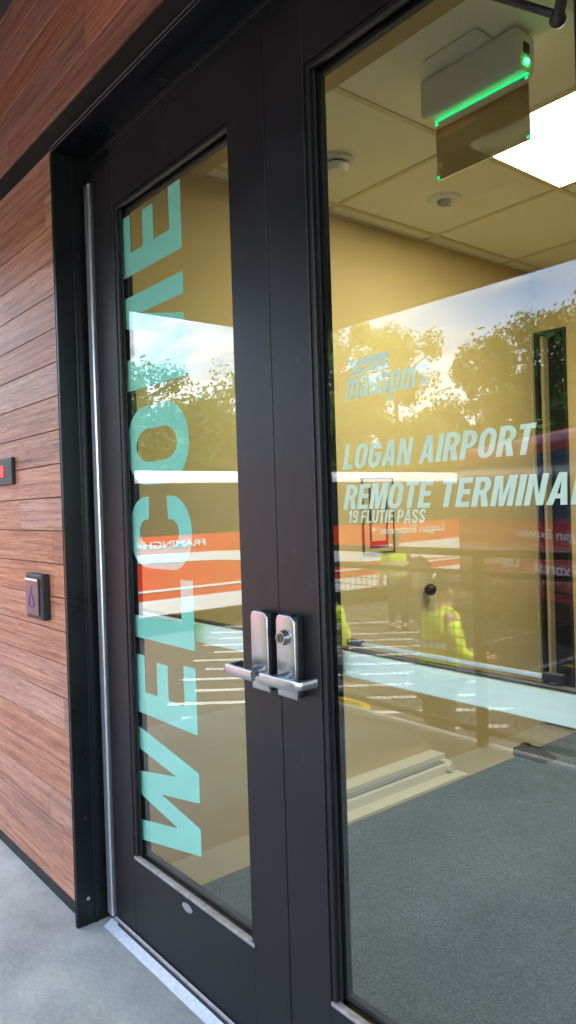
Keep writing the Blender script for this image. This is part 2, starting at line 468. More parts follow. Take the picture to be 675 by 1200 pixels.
def glyph(ch, s, w):
    """contours for capital ch, height 1, stroke s, width w"""
    h = s / 2
    if ch == 'I': return [[(0, 0), (s, 0), (s, 1), (0, 1)]]
    if ch == 'L': return [[(0, 0), (w, 0), (w, s * .95), (s, s * .95), (s, 1), (0, 1)]]
    if ch == 'T': return [[(w / 2 - h, 0), (w / 2 + h, 0), (w / 2 + h, 1 - s * .9), (w, 1 - s * .9), (w, 1), (0, 1), (0, 1 - s * .9), (w / 2 - h, 1 - s * .9)]]
    if ch == 'E':
        k = s * .93; a, b = .5 - k / 2 + .02, .5 + k / 2 + .02
        return [[(0, 0), (w, 0), (w, k), (s, k), (s, a), (w * .92, a), (w * .92, b), (s, b), (s, 1 - k), (w * .98, 1 - k), (w * .98, 1), (0, 1)]]
    if ch == 'F':
        k = s * .93; a, b = .5 - k / 2, .5 + k / 2
        return [[(0, 0), (s, 0), (s, a), (w * .9, a), (w * .9, b), (s, b), (s, 1 - k), (w, 1 - k), (w, 1), (0, 1)]]
    if ch == 'H':
        return [[(0, 0), (s, 0), (s, .42), (w - s, .42), (w - s, 0), (w, 0), (w, 1), (w - s, 1), (w - s, .58), (s, .58), (s, 1), (0, 1)]]
    if ch == 'N':
        return [[(0, 0), (s * .92, 0), (s * .92, .66), (w - s, 0), (w, 0), (w, 1), (w - s * .92, 1), (w - s * .92, .34), (s, 1), (0, 1)]]
    if ch == 'M':
        return [[(0, 0), (s * .9, 0), (s * .9, .70), (w / 2 - s * .42, 0), (w / 2 + s * .42, 0), (w - s * .9, .70), (w - s * .9, 0), (w, 0), (w, 1), (w - s * 1.3, 1), (w / 2, .36), (s * 1.3, 1), (0, 1)]]
    if ch == 'A':
        m = w / 2
        return [[(0, 0), (s * .95, 0), (s * 1.12, .2), (w - s * 1.12, .2), (w - s * .95, 0), (w, 0), (m + s * .56, 1), (m - s * .56, 1)],
                [(s * 1.28, .35), (m, .80), (w - s * 1.28, .35)]]
    if ch == 'O':
        return [rrect(0, -.01, w, 1.01, w * .5, .34), rrect(s, s * .85, w - s, 1 - s * .85, (w - 2 * s) * .5, .22)]
    if ch == 'P':
        return [[(0, 0), (s, 0), (s, .38)] + arc(w - .27, .69, .27, .31, -90, 90) + [(0, 1)],
                [(s, .38 + s * .85)] + arc(w - .27, .69, .27 - s, .31 - s * .85, -90, 90) + [(s, 1 - s * .85)]]
    if ch == 'R':
        return [[(0, 0), (s, 0), (s, .40), (w * .46, .40), (w - s, 0), (w + .03, 0), (w * .80, .44)] + arc(w - .27, .715, .27, .285, -50, 90) + [(0, 1)],
                [(s, .40 + s * .85)] + arc(w - .27, .70, .27 - s, .30 - s * .85, -90, 90) + [(s, 1 - s * .85)]]
    if ch in 'CG':
        rx = w / 2 - h; p = arc(w / 2, .70, rx, .30 - h * .85, -12 if ch == 'C' else 0, 180, 14) + arc(w / 2, .30, rx, .30 - h * .85, 180, 372 if ch == 'C' else 360, 14)
        if ch == 'G': p += [(w - h, .40), (w - h, .50 - h * .8)]
        c = [thick(p, s)]
        if ch == 'G': c.append([(w * .50, .50 - h * .8 + .001), (w, .50 - h * .8 + .001), (w, .50 + h * .9), (w * .50, .50 + h * .9)])
        return c
    if ch == 'U':
        rx = w / 2 - h
        return [thick([(h, 1), (h, .7), (h, .45)] + arc(w / 2, .32, rx, .32 - h, 180, 360, 14) + [(w - h, .45), (w - h, .7), (w - h, 1)], s)]
    if ch == 'S':
        rx = w / 2 - h
        p = arc(w / 2, .73, rx, .27 - h * .85, -5, 190, 14) + [(h + .05, .62), (w * .5, .5), (w - h - .05, .38)] + arc(w / 2, .27, rx, .27 - h * .85, -10, -188, 14)
        return [thick(p, s)]
    lo = {'m': [[(0, 0), (s, 0), (s, .57), (w / 2 - h, .57), (w / 2 - h, 0), (w / 2 + h, 0), (w / 2 + h, .57), (w - s, .57), (w - s, 0), (w, 0), (w, .64), (w - .09, .74), (0, .74)]],
          'a': [[(0, .08), (.07, 0), (w, 0), (w, .64), (w - .1, .74), (.1, .74), (0, .64), (0, .53), (s, .53), (s, .60), (w - s, .60), (w - s, .45), (.08, .45), (0, .37)], [(s, .14), (w - s, .14), (w - s, .32), (s, .32)]],
          's': [[(0, .23), (0, .08), (.08, 0), (w - .08, 0), (w, .08), (w, .36), (w - .08, .44), (s, .47), (s, .60), (w - s, .60), (w - s, .53), (w, .53), (w, .66), (w - .08, .74), (.08, .74), (0, .66), (0, .40), (.08, .31), (w - s, .28), (w - s, .14), (s, .14), (s, .23)]],
          'p': [[(0, -.24), (s, -.24), (s, 0), (w - .1, 0), (w, .1), (w, .64), (w - .1, .74), (0, .74)], [(s, .15), (w - s, .15), (w - s, .59), (s, .59)]],
          'o': [rrect(0, 0, w, .74, w * .4, .14), rrect(s, .14, w - s, .60, (w - 2 * s) * .5, .06)],
          'r': [[(0, 0), (s, 0), (s, .56), (w, .56), (w, .74), (0, .74)]],
          't': [[(.11, .08), (.18, 0), (.44, 0), (.44, .15), (.30, .15), (.30, .59), (.45, .59), (.45, .74), (.30, .74), (.30, .97), (.11, .97), (.11, .74), (0, .74), (0, .59), (.11, .59)]]}
    if ch in lo: return lo[ch]
    if ch == '1': return [[(.14, 0), (.14 + s, 0), (.14 + s, 1), (.17, 1), (0, .84), (0, .70), (.14, .77)]]
    if ch == '9':
        rx = w / 2 - h
        tail = [(w - h, .3999), (w - h, .30)] + arc(w / 2, .23, rx, .23 - h * .85, 0, -172, 12)
        return [rrect(0, .40, w, 1.01, w * .45, .22) + [(w, .40), (w - s, .40)][:0], rrect(s, .40 + s * .8, w - s, 1 - s * .8, (w - 2 * s) * .5, .15), thick([(w - h, .56), (w - h, .45)] + tail[1:], s)[:0] or thick(tail, s)]
    if ch == 'W':
        return [[(0, 1), (.19 * w, 0), (.40 * w, 0), (.5 * w, .60), (.60 * w, 0), (.83 * w, 0), (w, 1), (.81 * w, 1), (.715 * w, .34), (.60 * w, 1), (.41 * w, 1), (.30 * w, .34), (.175 * w, 1)]]
    return []


WID = dict(I=.17, L=.44, T=.48, E=.46, F=.44, H=.54, N=.55, M=.68, A=.57, O=.55, P=.52, R=.53, C=.54, G=.54, U=.54, S=.50)
WID.update(m=.84, a=.54, s=.5, p=.55, o=.55, r=.33, t=.45); WID['1'] = .33; WID['9'] = .5


def line_contours(text, s=.17, gap=.085, shear=0.0, space=.26):
    x = 0; cs = []
    for ch in text:
        if ch == ' ': x += space; continue
        w = WID[ch]
        for c in glyph(ch, s, w):
            cs.append([(x + a + shear * b, b) for a, b in c])
        x += w + gap
    return cs, x - gap


def filled(contours, ext):
    """fill 2D outlines (holes by even-odd) into a mesh of thickness 2*ext lying in local XY"""
    cu_ = bpy.data.curves.new('outline', 'CURVE')
    cu_.dimensions = '2D'; cu_.fill_mode = 'BOTH'; cu_.extrude = ext
    for c in contours:
        sp = cu_.splines.new('POLY'); sp.points.add(len(c) - 1); sp.use_cyclic_u = True
        for p, q in zip(sp.points, c): p.co = (q[0], q[1], 0, 1)
    return curve_mesh(cu_)


def curve_mesh(cu_):
    o = bpy.data.objects.new('outline', cu_)
    COL.objects.link(o)
    dg = bpy.context.evaluated_depsgraph_get()
    me = bpy.data.meshes.new_from_object(o.evaluated_get(dg))
    bpy.data.objects.remove(o); bpy.data.curves.remove(cu_)
    return me


def font_mesh(text, ext=.0004, offset=.02, shear=0.0):
    c = bpy.data.curves.new('letters', 'FONT')
    c.body = text; c.offset = offset; c.shear = shear; c.extrude = ext; c.size = 1
    return curve_mesh(c)


def place_letters(name, me, mat, parent, origin, ux, uy):
    """mesh in local XY -> world: origin + x*ux + y*uy, thickness along the unit normal"""
    ux, uy = Vector(ux), Vector(uy)
    n = ux.cross(uy).normalized()
    bm = NB(); bm.from_mesh(me)
    for v in bm.verts:
        v.co = Vector(origin) + v.co.x * ux + v.co.y * uy + v.co.z * n
    bpy.data.meshes.remove(me)
    return obj(name, bm, mat, parent)


def fit(me, w, h):
    xs = [v.co.x for v in me.vertices]; ys = [v.co.y for v in me.vertices]
    return w / (max(xs) - min(xs)), h / (max(ys) - min(ys)), min(xs), min(ys)


# ------------------------------------------------------------------ setting: deck, lot, floor, room shell
DX0, DX1, DY0 = -4.25, 6.2, -2.33
bm = NB(); bx(bm, DX0, DX1, DY0, 0.12, -1.0, 0)
struct('deck', bm, 'deck')
bm = NB(); bx(bm, -4.6, DX0 - 0.002, -0.9, 0.12, -1.0, -0.002)
struct('deck', bm, 'deck')
bm = NB(); sheet(bm, [(-260, -260, LOT), (260, -260, LOT), (260, 200, LOT), (-260, 200, LOT)])
struct('ground', bm, 'asphalt')
bm = NB()
hd = Vector((0.63, -0.776, 0)); hn = Vector((0.776, 0.63, 0))
for k in range(12):
    c = Vector((-5.9, -3.6, LOT + 0.004)) - hn * (0.62 * k) + hd * (0.25 * (k % 2))
    a, b = c - hd * 1.5, c + hd * 2.2
    sheet(bm, [a - hn * .06, b - hn * .06, b + hn * .06, a + hn * .06])
for k in range(5):
    c = Vector((-10.6 + 1.6 * k, -16 + k * 1.2, LOT + 0.004))
    sheet(bm, [c, c + Vector((.12, 0, 0)), c + Vector((.12, 5, 0)), c + Vector((0, 5, 0))])
struct('road_markings', bm, 'paintw')
bm = NB(); bx(bm, -6.6, -5.9, -4.72, -4.56, LOT, LOT + 0.13, 0.02)
struct('kerb', bm, 'yellow')
bm = NB(); sheet(bm, [(-5.6, -8.3, LOT + .004), (-2.6, -7.3, LOT + .004), (-2.6, -7.15, LOT + .004), (-5.6, -8.15, LOT + .004)])
struct('road_markings', bm, 'yellow')
bm = NB(); bx(bm, -60, 60, -34, -26.5, LOT, LOT + 0.14, 0.03)
struct('verge', bm, plain('grass_verge', (0.07, 0.10, 0.03), 0.95, 0, 0.1, 0.4, 3, 0.6, 20))

XW, YF, XR = -2.56, 3.06, 3.4
CH = CZ + 1.36                       # room ceiling
bm = NB(); sheet(bm, [(-2.33, .125, 0.004), (XR, .125, 0.004), (XR, YF, 0.004), (-2.33, YF, 0.004)])
struct('floor', bm, 'carpet')
bm = NB(); sheet(bm, [(XW, .125, 0.0), (-2.33, .125, 0.0), (-2.33, YF, 0.0), (XW, YF, 0.0)])
struct('floor', bm, 'vinyl')
bm = NB(); bx(bm, XW - .12, XW, .125, YF + .12, -.3, CH + .3)
struct('wall', bm, 'wall')
bm = NB(); bx(bm, XR, XR + .12, .125, YF + .12, -.3, CH + .3)
struct('wall', bm, 'wall')
# far wall with an opening for the dark sidelight
SX0, SX1, SZ = -2.545, -2.345, 2.39
bm = NB()
bx(bm, SX1, XR - .002, YF, YF + .12, -.3, CH + .3)
bx(bm, XW + .001, SX1 - .001, YF, YF + .12, SZ, CH + .3)
struct('wall', bm, 'farwall')
bm = NB(); bx(bm, -2.9, XR + .3, YF + .9, YF + 1.0, -.3, CH + .3); bx(bm, -2.9, -2.8, YF + .13, YF + .9, -.3, CH + .3); bx(bm, -1.9, -1.8, YF + .13, YF + .9, -.3, CH + .3)
struct('wall', bm, 'black')

for b_ in ((XW + .001, -2.386, .1245, .129, .0, CH - .04), (-.337, XR - .001, .1245, .129, .0, CH - .04), (-2.3855, -.3375, .1245, .129, CZ + 1.2, CH - .04)):
    bm = NB(); bx(bm, *b_); struct('wall', bm, 'wall')
# ceiling: drywall strip by the doors, then a tile field with a T grid
bm = NB(); bx(bm, XW + .001, XR - .001, .13, .655, CH - .03, CH + .2)
struct('ceiling', bm, 'soffit')
P = 0.69
gx = [-2.46 + P * i for i in range(-1, 9)]
gy = [.655 + P * i for i in range(0, 5)]
bm = NB()
for i in range(len(gx) - 1):
    for j in range(len(gy) - 1):
        x0, x1 = max(gx[i], XW + .002), min(gx[i + 1], XR - .002)
        y0, y1 = max(gy[j], .66), min(gy[j + 1], YF - .002)
        if x1 - x0 < .02 or y1 - y0 < .02: continue
        if abs(gx[i] + 1.77) < .02 and j == 1: continue
        bx(bm, x0 + .004, x1 - .004, y0 + .004, y1 - .004, CH, CH + .02)
struct('ceiling', bm, 'ceil')
bm = NB()
for x in gx:
    if XW < x < XR: bx(bm, x - .012, x + .012, .657, YF - .003, CH - .004, CH + .03)
for y in gy[1:]:
    if y < YF - .02:
        xs = [XW + .003] + [x for x in gx if XW < x < XR] + [XR - .003]
        for a, b in zip(xs[:-1], xs[1:]): bx(bm, a + .0125, b - .0125, y - .012, y + .012, CH - .004, CH + .03)
bx(bm, XW + .001, XW + .02, .657, YF - .003, CH - .006, CH - .0045)
struct('ceiling', bm, 'grid')
bm = NB(); bx(bm, XW - .1, XR + .1, .13, YF + .1, CH + .3, CH + .32)
struct('ceiling', bm, 'white')

# ------------------------------------------------------------------ terminal building
B = thing('terminal_building', 'terminal building clad in brown wood-look planks with black trim band and deep canopy', 'building', (-1.36, 0, 0))


def planks(name, rows, spans, lens, ytop=0.0, seed=1):
    rnd = random.Random(seed)
    bm = NB(); lay = bm.faces.layers.float.new('rnd')
    for (z0, z1) in rows:
        for (xa, xb) in spans:
            x = xa - rnd.random() * .6
            while x < xb:
                l = rnd.uniform(*lens)
                a, b = max(x, xa), min(x + l, xb)
                if b - a > .02:
                    n0 = len(bm.faces)
                    bx(bm, a + .0006, b - .0006, ytop, ytop + .02, z0 + .0014, z1 - .0014, .0014, 1)
                    bm.faces.ensure_lookup_table()
                    v = rnd.random()
                    for f in bm.faces[n0:]: f[lay] = v
                x += l
    return obj(name, bm, 'wood', B)


BX0, BX1 = -4.58, 6.2
JL, JR = -2.385, -0.338           # outer faces of the door frame
pz = .116
rows = [(CZ - 1.341 + pz * i, CZ - 1.341 + pz * (i + 1)) for i in range(22)] + [(CZ + 1.211, CZ + 1.232)]
planks('lower_siding', rows, [(BX0, JL - .004)], (.9, 1.9), 0.0, 3)
planks('lower_siding', rows, [(JR + .004, BX1)], (.9, 1.9), 0.0, 4)
rows = [(CZ + 1.322, CZ + 1.42)] + [(CZ + 1.42 + .1175 * i, CZ + 1.42 + .1175 * (i + 1)) for i in range(5)]
planks('upper_siding', rows, [(BX0, BX1)], (.9, 1.9), 0.0, 8)
bm = NB(); bx(bm, BX0, BX1, .006, .03, CZ + 1.234, CZ + 1.320)
obj('trim_band', bm, 'black', B)
boxes('base_strip', 'black', B, [(BX0, JL - .004, .003, .03, .0, CZ - 1.343), (JR + .004, BX1, .003, .03, .0, CZ - 1.343)], .002)
boxes('wall_core', 'black', B, [(BX0, JL - .0065, .0305, .124, .001, 3.4), (JR + .0065, BX1, .0305, .124, .001, 3.4), (JL - .006, JR + .006, .031, .1235, CZ + 1.24, 3.4)])
CN = CZ + 1.90
CF = -2.74                        # canopy front; the deep beam hanging there is added to shade the upper planks
bm = NB(); bx(bm, BX0 + .031, BX1, CF + .001, -.001, CN, CN + .3)
obj('canopy', bm, 'canopy', B)
boxes('shading_fascia', 'black', B, [(BX0, BX1 + .03, CF - .06, CF, CZ + 1.35, CN + .34), (BX0, BX0 + .03, CF + .0005, -.0015, CZ + 1.35, CN + .34)])
bm = NB(); bx(bm, BX0, BX1, .002, 4.2, 3.41, CN + .3)
obj('roof', bm, 'roof', B)
boxes('outer_wall', 'grey', B, [(BX0, BX0 + .1, .13, 4.2, -.9, 3.4), (BX1 - .1, BX1, .13, 4.2, -.9, 3.4), (BX0, BX1, 4.21, 4.3, -.9, 3.4)])
boxes('canopy_post', 'black', B, [(x - .06, x + .06, CF - .16, CF - .061, LOT, CN + .3) for x in (1.6, 6.0)], .008)

# ------------------------------------------------------------------ door frame
F = thing('door_frame', 'black metal double-door frame recessed in the plank wall', 'door frame', (-1.3615, .05, 0))
HZ = CZ + 1.190
for a, b, g in ((JL, JL + .012, 1), (JR - .012, JR, -1)):
    bm = NB()
    bx(bm, a, b, -.027, .112, .0, HZ - .0005, .0015, 1)
    if g == 1: bx(bm, b + .0002, b + .006, .035, .045, .002, HZ - .003, .001, 1)
    else: bx(bm, a - .006, a - .0002, .035, .045, .002, HZ - .003, .001, 1)
    j = obj('jamb', bm, 'jamb', F)
    bm = NB()
    e0 = a - .0016 if g == 1 else b
    bx(bm, e0, e0 + .0016, -.0285, -.012, .002, HZ - .002)
    obj('edge_bead', bm, 'darksteel', j)
    for zz in (.09, .36):
        bm = NB()
        xx = b + .0015 if g == 1 else a - .0015
        cyl(bm, (xx - .002, .012, zz), (xx + .002, .012, zz), .006, 12)
        obj('screw', bm, 'edge' if zz < .2 else 'darksteel', j, True)
bm = NB()
bx(bm, JL, JR, -.027, .112, HZ, HZ + .012, .0015, 1)
bx(bm, JL, JR, -.0275, -.012, HZ + .0125, HZ + .032, .002, 1)
obj('header', bm, 'jamb', F)
bm = NB(); bx(bm, JL + .013, JR - .013, .088, .125, CZ + 1.119, HZ - .001)
obj('head_stop', bm, 'jamb', F)
bm = NB(); bx(bm, JL + .0125, JR - .0125, .0865, .0878, CZ + 1.169, CZ + 1.173)
obj('head_bead', bm, 'darksteel', F)
for s, x0, x1 in ((1, JL + .013, -2.287), (-1, -.436, JR - .013)):
    bm = NB(); bx(bm, x0, x1, .088, .125, .0, CZ + 1.118)
    obj('side_stop', bm, 'jamb', F)
    bm = NB()
    if s == 1:
        bx(bm, x0 + .024, x0 + .060, .068, .0875, .03, CZ + 1.09, .005, 3)
    else:
        bx(bm, x1 - .060, x1 - .024, .068, .0875, .03, CZ + 1.09, .005, 3)
    obj('continuous_hinge', bm, 'hinge', F, True)
bm = NB()
prism(bm, [(.045, .002), (.075, .016), (.150, .018), (.150, .002)], 'x', JL + .055, JR - .055)
obj('threshold', bm, 'sill', F)

# ------------------------------------------------------------------ doors
DZ0, DZ1 = CZ - 1.365, CZ + 1.115
GZ0, GZ1 = CZ - 1.105, CZ + .955
DY, DB = .07, .130


def make_door(x0, x1, hinge_left, label):
    D = thing('glass_door', label, 'door', ((x0 + x1) / 2, .09, DZ0))
    gx0, gx1 = x0 + .14, x1 - .14
    boxes('stile', 'frame', D, [(x0, gx0, DY, DB, DZ0, DZ1), (gx1, x1, DY, DB, DZ0, DZ1)], .0015)
    bm = NB(); bx(bm, gx0 + .0002, gx1 - .0002, DY + .0008, DB - .0008, GZ1, DZ1 - .0005)
    obj('top_rail', bm, 'frame', D)
    bm = NB(); bx(bm, gx0 + .0002, gx1 - .0002, DY + .0008, DB - .0008, DZ0 + .0005, GZ0)
    obj('bottom_rail', bm, 'frame', D)
    L_ = []
    for (ya, yb) in ((DY + .004, DY + .017), (DB - .020, DB - .004)):
        L_ += [(gx0 + .0004, gx0 + .014, ya, yb, GZ0, GZ1), (gx1 - .014, gx1 - .0004, ya, yb, GZ0, GZ1), (gx0 + .0145, gx1 - .0145, ya, yb, GZ1 - .014, GZ1 - .0003)]
    L_.append((gx0 + .0145, gx1 - .0145, DB - .020, DB - .004, GZ0 + .0003, GZ0 + .014))
    boxes('glazing_stop', 'frame', D, L_, .002)
    bm = NB(); bx(bm, gx0 + .0006, gx1 - .0006, DY - .001, DY + .016, GZ0 + .0003, GZ0 + .011, .003, 2)
    obj('glazing_bead', bm, 'edge', D)
    L_ = []
    for (ya, yb) in ((DY + .0172, DY + .0205), (DB - .0235, DB - .0205)):
        L_ += [(gx0 + .0005, gx0 + .019, ya, yb, GZ0 + .002, GZ1 - .001), (gx1 - .019, gx1 - .0005, ya, yb, GZ0 + .002, GZ1 - .001)]
    boxes('gasket', 'rubber', D, L_)
    gy = DY + .022
    bm = NB(); bx(bm, gx0 + .001, gx1 - .001, gy, gy + .006, GZ0 + .001, GZ1 - .001)
    G = obj('glass_pane', bm, 'glass', D)
    bm = NB(); bx(bm, x0 + .004, x1 - .004, DY - .006, DY - .0005, DZ0 + .012, DZ0 + .024, .002, 1)
    obj('sweep', bm, 'edge', D)
    bm = NB(); bx(bm, x0 + .004, x1 - .004, DY + .002, DB - .005, DZ0 - .012, DZ0 - .0005)
    obj('sweep_brush', bm, 'rubber', D)
    # exit device across the inside of the door
    bm = NB(); bx(bm, gx0 - .07, gx1 + .07, .1315, .165, CZ - .386, CZ - .331, .004, 2)
    ex = obj('exit_bar', bm, 'band', D)
    bm = NB(); bx(bm, gx0 - .07, gx1 + .07, .143, .165, CZ - .3305, CZ - .3265)
    obj('bar_rim', bm, 'darksteel', ex)
    if hinge_left: return D, G
    bm = NB(); bx(bm, x0 + .17, x1 - .30, .167, .179, CZ - .322, CZ - .314, .003, 2)
    obj('touch_pad', bm, 'white', ex)
    boxes('end_cap', 'rubber', ex, [(x0 + .12, x0 + .1695, .167, .185, CZ - .326, CZ - .311), (x1 - .2995, x1 - .26, .167, .185, CZ - .326, CZ - .311)], .003)
    return D, G


DL, GL = make_door(-2.283, -1.363, True, 'left glass door with tall mint WELCOME lettering running up its pane')
DR, GR = make_door(-1.360, -0.440, False, 'right glass door lettered LOGAN AIRPORT REMOTE TERMINAL in pale mint')


def hardware(D, xe0, xe1, lever, cylinder):
    zt, zb = CZ - .247, CZ - .435
    bm = NB()
    prism(bm, [(xe0, zb), (xe1, zb)] + arc(xe1 - .018, zt - .018, .018, .018, 0, 90, 6) + arc(xe0 + .018, zt - .018, .018, .018, 90, 180, 6), 'y', .040, .0495)
    bmesh.ops.recalc_face_normals(bm, faces=bm.faces[:])
    ff = [e for e in bm.edges if all(abs(v.co.y - .040) < 1e-5 for v in e.verts)]
    bmesh.ops.bevel(bm, geom=ff, offset=.004, segments=3, profile=.5, affect='EDGES')
    e = obj('escutcheon', bm, 'silver', D, True)
    bm = NB(); bx(bm, xe0 + .001, xe1 - .001, .0497, .0698, zb + .001, zt - .003, .004, 2)
    obj('escutcheon_base', bm, 'black', e)
    xc = (xe0 + xe1) / 2
    if cylinder:
        bm = NB(); cyl(bm, (xc, .0395, CZ - .298), (xc, .026, CZ - .298), .0175, 28, .0155)
        c = obj('lock_cylinder', bm, 'silver', e, True)
        bm = NB(); cyl(bm, (xc, .0258, CZ - .298), (xc, .0235, CZ - .298), .0105, 24)
        obj('lock_core', bm, 'plate', e, True)
        bm = NB(); bx(bm, xc - .001, xc + .001, .0228, .0236, CZ - .304, CZ - .292)
        obj('keyway', bm, 'rubber', e)
    s = lever
    zl = CZ - .388
    bm = NB()
    # neck
    cyl(bm, (xc, .0398, zl), (xc, .012, zl), .0125, 20, .0105)
    # bar then the return towards the door, one swept band
    path = [(xc - s * .034, -.004), (xc + s * .012, -.004), (xc + s * .045, -.003), (xc + s * .072, .000)]
    path += [(xc + s * (.072 + .016 * math.sin(a)), .016 - .016 * math.cos(a)) for a in (R(25), R(50), R(75), R(90))] + [(xc + s * .0885, .052)]
    rings = []
    for i, p in enumerate(path):
        a = Vector(path[max(0, i - 1)]); b = Vector(path[min(len(path) - 1, i + 1)])
        d = (b - a).normalized(); n = Vector((-d.y, d.x))
        hh = .0125 if i < 5 else .0105
        prof = []
        for k in range(12):
            an = 2 * PI * k / 12
            cx_, cz_ = math.cos(an), math.sin(an)
            q = .0068 * (abs(cx_) ** .5) * (1 if cx_ > 0 else -1); w_ = hh * (abs(cz_) ** .5) * (1 if cz_ > 0 else -1)
            prof.append(bm.verts.new((p[0] + n.x * q, p[1] + n.y * q, zl + w_)))
        rings.append(prof)
    for a, b in zip(rings[:-1], rings[1:]):
        for k in range(12): bm.faces.new((a[k], a[(k + 1) % 12], b[(k + 1) % 12], b[k]))
    bm.faces.new(rings[0]); bm.faces.new(rings[-1][::-1])
    obj('lever_handle', bm, 'silver', D, True)


hardware(DL, -1.436, -1.371, -1, False)
hardware(DR, -1.338, -1.272, 1, True)

# closer arm on the inside of the right door
bm = NB(); bx(bm, -.84, -.60, .132, .175, CZ + .985, CZ + 1.05, .008)
cl = obj('closer_body', bm, 'darksteel', DR)
bm = NB(); cyl(bm, (-.62, .17, CZ + 1.0), (-.755, .31, CZ + .905), .011, 12); ball(bm, (-.757, .312, CZ + .905), .016)
cyl(bm, (-.757, .312, CZ + .912), (-.97, .20, CZ + 1.06), .008, 12)
obj('closer_arm', bm, 'darksteel', cl, True)
# small oval maker's plate on the bottom rail
bm = NB(); cyl(bm, (-1.822, DY, CZ - 1.131), (-1.822, DY - .0012, CZ - 1.131), .012, 24)
for v in bm.verts: v.co.x = -1.822 + (v.co.x + 1.822) * 2.2
obj('oval_plate', bm, 'edge', DL, True)

# WELCOME, reading upwards, just behind the pane
S = .19; CAP = .365
gyl = DY + .022 + .0072
cont = []
for ch, z0, w in (('W', -1.052, 1.005), ('E', -.640, .515), ('L', -.402, .54), ('C', -.180, .60), ('O', .075, .655), ('M', .372, .80), ('E', .728, .525)):
    for c in glyph(ch, S, w):
        cont.append([(z0 / CAP + a, b) for a, b in c])
place_letters('welcome_lettering', filled(cont, .0005), 'teal', GL, (-1.785, gyl, CZ), (0, 0, CAP), (-CAP, 0, 0))


def flat_line(text, x0, x1, z0, h, mat, s=.19, shear=.20, gap=.085):
    cs, w = line_contours(text, s, gap, shear)
    sx_ = (x1 - x0) / w
    return place_letters('lettering', filled(cs, .0004), mat, GR, (x0, gyl, CZ + z0), (sx_, 0, 0), (0, 0, h))


flat_line('LOGAN AIRPORT', -1.161, -.704, .072, .052, 'pale')
flat_line('REMOTE TERMINAL', -1.162, -.606, -.0135, .0525, 'pale')
flat_line('19 FLUTIE PASS', -1.149, -.938, -.0425, .0265, 'pale', .155, .16, .10)
flat_line('massport', -1.146, -.921, .219, .056, 'pale', .185, .22, .10)
# two streaming ship-like strokes above the wordmark
l1 = [(-1.141, .312), (-1.131, .299), (-1.115, .297), (-1.032, .303), (-1.020, .299), (-1.016, .290), (-1.026, .287), (-1.122, .284), (-1.134, .290)]
l2 = [(-1.134, .279), (-1.100, .281), (-1.092, .276), (-1.060, .283), (-1.016, .283), (-1.020, .2745), (-1.132, .2725)]
l3 = [(-1.130, .2695), (-1.020, .2715), (-1.022, .2665), (-1.130, .2645)]
place_letters('emblem', filled([l1, l2, l3], .0004), 'pale', GR, (0, gyl, CZ), (1, 0, 0), (0, 0, 1))

# ------------------------------------------------------------------ things on the plank wall
N = thing('push_button', 'black framed silver push plate with a blue wheelchair symbol', 'push button', (-2.66, 0, CZ - .302))
bm = NB(); bx(bm, -2.742, -2.582, -.030, -.0005, CZ - .384, CZ - .220, .005, 2)
obj('bezel', bm, 'black', N)
bm = NB(); bx(bm, -2.728, -2.610, -.036, -.0305, CZ - .368, CZ - .236, .002, 2)
pl = obj('push_plate', bm, 'plate', N)
bm = NB(); bx(bm, -2.728, -2.610, -.0385, -.0363, CZ - .2445, CZ - .2365, .001, 1)
obj('top_edge', bm, 'white', pl)
k = .055; c0 = (-2.672, CZ - .306)
sym = [arc(-.05, .62, .1, .1, 0, 360, 16)[:-1], thick([(-.06, .48), (-.02, .1), (.28, .1), (.42, -.42), (.55, -.38)], .10), thick([(-.02, .30), (.24, .30)], .08)]
wheel = thick([(-.16, .22)] + arc(.0, -.22, .42, .42, 120, 330, 20), .09)
place_letters('wheelchair_symbol', filled(sym[:1] + [wheel], .0006), 'blue', pl, (c0[0], -.0372, c0[1]), (k, 0, 0), (0, 0, k))
bm_m = filled([sym[1]], .0006)
place_letters('wheelchair_symbol', bm_m, 'blue', pl, (c0[0], -.0388, c0[1]), (k, 0, 0), (0, 0, k))

N = thing('card_reader', 'small black box with a glowing red display at the photo\'s left edge', 'card reader', (-3.02, 0, CZ + .17))
bm = NB(); bx(bm, -3.09, -2.895, -.016, -.0005, CZ + .113, CZ + .219, .004, 2)
obj('case', bm, 'black', N)
bm = NB(); bx(bm, -3.08, -2.985, -.0185, -.0162, CZ + .146, CZ + .190)
obj('display', bm, 'redled', N)

# ------------------------------------------------------------------ inside the vestibule
N = thing('ceiling_light', 'bright square ceiling light panel set in the tile grid', 'light', (-1.425, 1.69, CH))
bm = NB(); bx(bm, -1.753, -1.097, 1.362, 2.018, CH - .002, CH + .01)
obj('diffuser', bm, 'lamp', N)
bm = NB(); bx(bm, -1.757, -1.093, 1.358, 1.3615, CH - .004, CH + .05); bx(bm, -1.757, -1.093, 2.0185, 2.022, CH - .004, CH + .05)
bx(bm, -1.757, -1.0535 - .7, 1.362, 2.018, CH - .004, CH + .05); bx(bm, -1.0965, -1.093, 1.362, 2.018, CH - .004, CH + .05)
bx(bm, -1.757, -1.093, 1.358, 2.022, CH + .0505, CH + .055)
obj('housing', bm, 'white', N)

